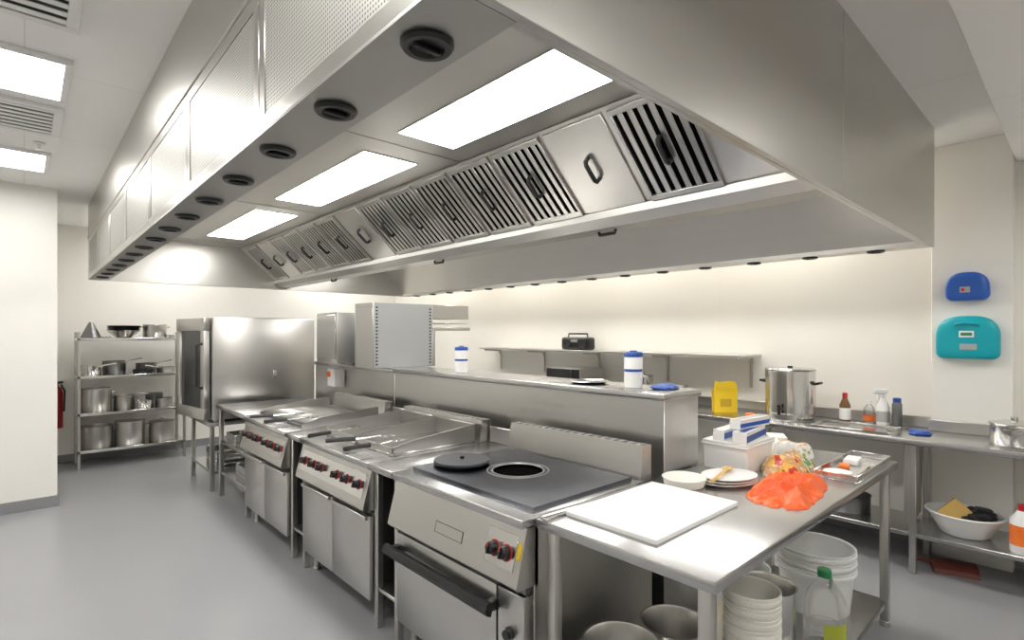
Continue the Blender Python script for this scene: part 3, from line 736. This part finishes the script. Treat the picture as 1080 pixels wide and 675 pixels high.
# ---------------------------------------------------------------- pot rack
RX,RY=.46,8.0
rk=thing('storage_rack','four-tier steel storage rack filled with pans','shelving rack',(RX,RY,0))
RW,RD=1.1,.5
for x in (0,RW-.03):
    for y in (0,RD-.03): B().box(x,x+.03,y,y+.03,0,1.62,galv,.003).obj('post',rk)
SZ=(.22,.66,1.10,1.55)
for s in SZ: B().box(.0,RW,0.0,RD,s-.035,s,steelp,.004).obj('shelf',rk)
def pan(r,h,loc,rz,lab,m=steelp,hm=steelp):
    t=thing('saucepan',lab,'pan',loc,rz,'pans on the storage rack')
    B().lathe([(0,0),(r-.004,0),(r,.006),(r+.003,h),(r,h),(r-.004,.01),(0,.005)],m,seg=30).obj('pan_body',t)
    B().tube([(r,0,h*.85),(r+.05,0,h+.005),(r+.18,0,h+.03)],.009,hm).obj('handle',t)
G='pots on the storage rack'
alu=nmat('worn_aluminium',(.40,.39,.37),.4,1,var=.2)
for x,r,h,l,m in ((.66,.16,.26,False,alu),(.99,.16,.28,True,steel),(1.33,.14,.24,True,alu)): pot('stock_pot',r,h,(x,8.24,SZ[0]),'large steel stock pot on the bottom rack shelf',G,l,m)
pot('stock_pot',.15,.27,(.66,8.26,SZ[1]),'steel stock pot on the rack',G,True,steel)
pot('stock_pot',.11,.16,(.94,8.32,SZ[1]),'small steel pot on the rack',G,m=alu)
for x,y,h,rz,m in ((1.13,8.2,.09,-1.9,steelp),(1.36,8.25,.10,-1.4,alu),(1.27,8.37,.16,-2.4,steeld)): pan(.095,h,(x,y,SZ[1]),rz,'steel saucepan with long handle on the rack',m)
pan(.1,.11,(.60,8.2,SZ[2]),-.6,'steel saucepan with long handle on the rack')
pan(.12,.16,(.84,8.33,SZ[2]),-.4,'dark steel saucepan with long handle on the rack',steeld)
pan(.1,.07,(1.37,8.2,SZ[2]),-2.6,'steel saucepan with long handle on the rack',alu)
pan(.11,.05,(1.12,8.15,SZ[2]),-1.3,'dark frying pan with long handle on the rack',iron,black)
pan(.11,.12,(1.18,8.37,SZ[2]),-.2,'dark steel saucepan with long handle on the rack',steeld)
cn=thing('conical_strainer','steel conical strainer upside down on the rack','strainer',(.60,8.2,SZ[3]))
B().lathe([(.10,0),(.105,.005),(.02,.19),(0,.195)],steeld,seg=28).obj('cone',cn)
B().tube([(.1,0,.008),(.2,0,.012)],.007,steelp).obj('handle',cn)
for i in range(4): meta(B().lathe([(0,0),(.08,0),(.18,.09),(.185,.092),(.175,.09),(.08,.008),(0,.008)],steelp,seg=30).obj('steel_bowl',loc=(.93,8.25,SZ[3]+.02*i)),'steel mixing bowl nested on top of the rack','bowl','nested steel bowls')
pot('stock_pot',.13,.17,(1.26,8.27,SZ[3]),'wide steel pot on the top rack shelf',G,m=steel)
meta(B().box(0,.13,0,.3,0,.03,steelp,.003).box(.0,.13,0,.3,.03,.034,steeld,.001).obj('roasting_tray',loc=(1.41,8.1,SZ[3])),'steel tray on the top rack shelf','tray')
fe=thing('fire_extinguisher','red fire extinguisher mounted on the wall','fire extinguisher',(.295,8.52,.45))
B().lathe([(0,0),(.056,0),(.06,.01),(.06,.42),(.045,.49),(.02,.51),(.02,.54)],exred,seg=28).obj('cylinder',fe)
B().box(-.05,.06,-.012,.012,.54,.57,black,.004).box(-.02,.02,.0,.08,.4,.42,black,0).obj('valve_handle',fe)
B().tube([(.04,0,.53),(.075,-.02,.45),(.068,-.02,.2)],.01,black).obj('hose',fe)

# ---------------------------------------------------------------- world, camera
w=bpy.data.worlds.new('world'); S.world=w; w.use_nodes=True
w.node_tree.nodes['Background'].inputs[0].default_value=(1,.98,.95,1); w.node_tree.nodes['Background'].inputs[1].default_value=.1
cam=bpy.data.cameras.new('camera'); co=bpy.data.objects.new('camera',cam); C.objects.link(co)
co.location=(0,0,1.6); co.rotation_euler=(pi/2,0,-math.radians(42.6)); cam.sensor_width=36; cam.lens=560/1080*36; cam.shift_y=14.5/1080
cam.clip_start=.02
S.camera=co
S.view_settings.view_transform='Standard'
S.view_settings.exposure=0
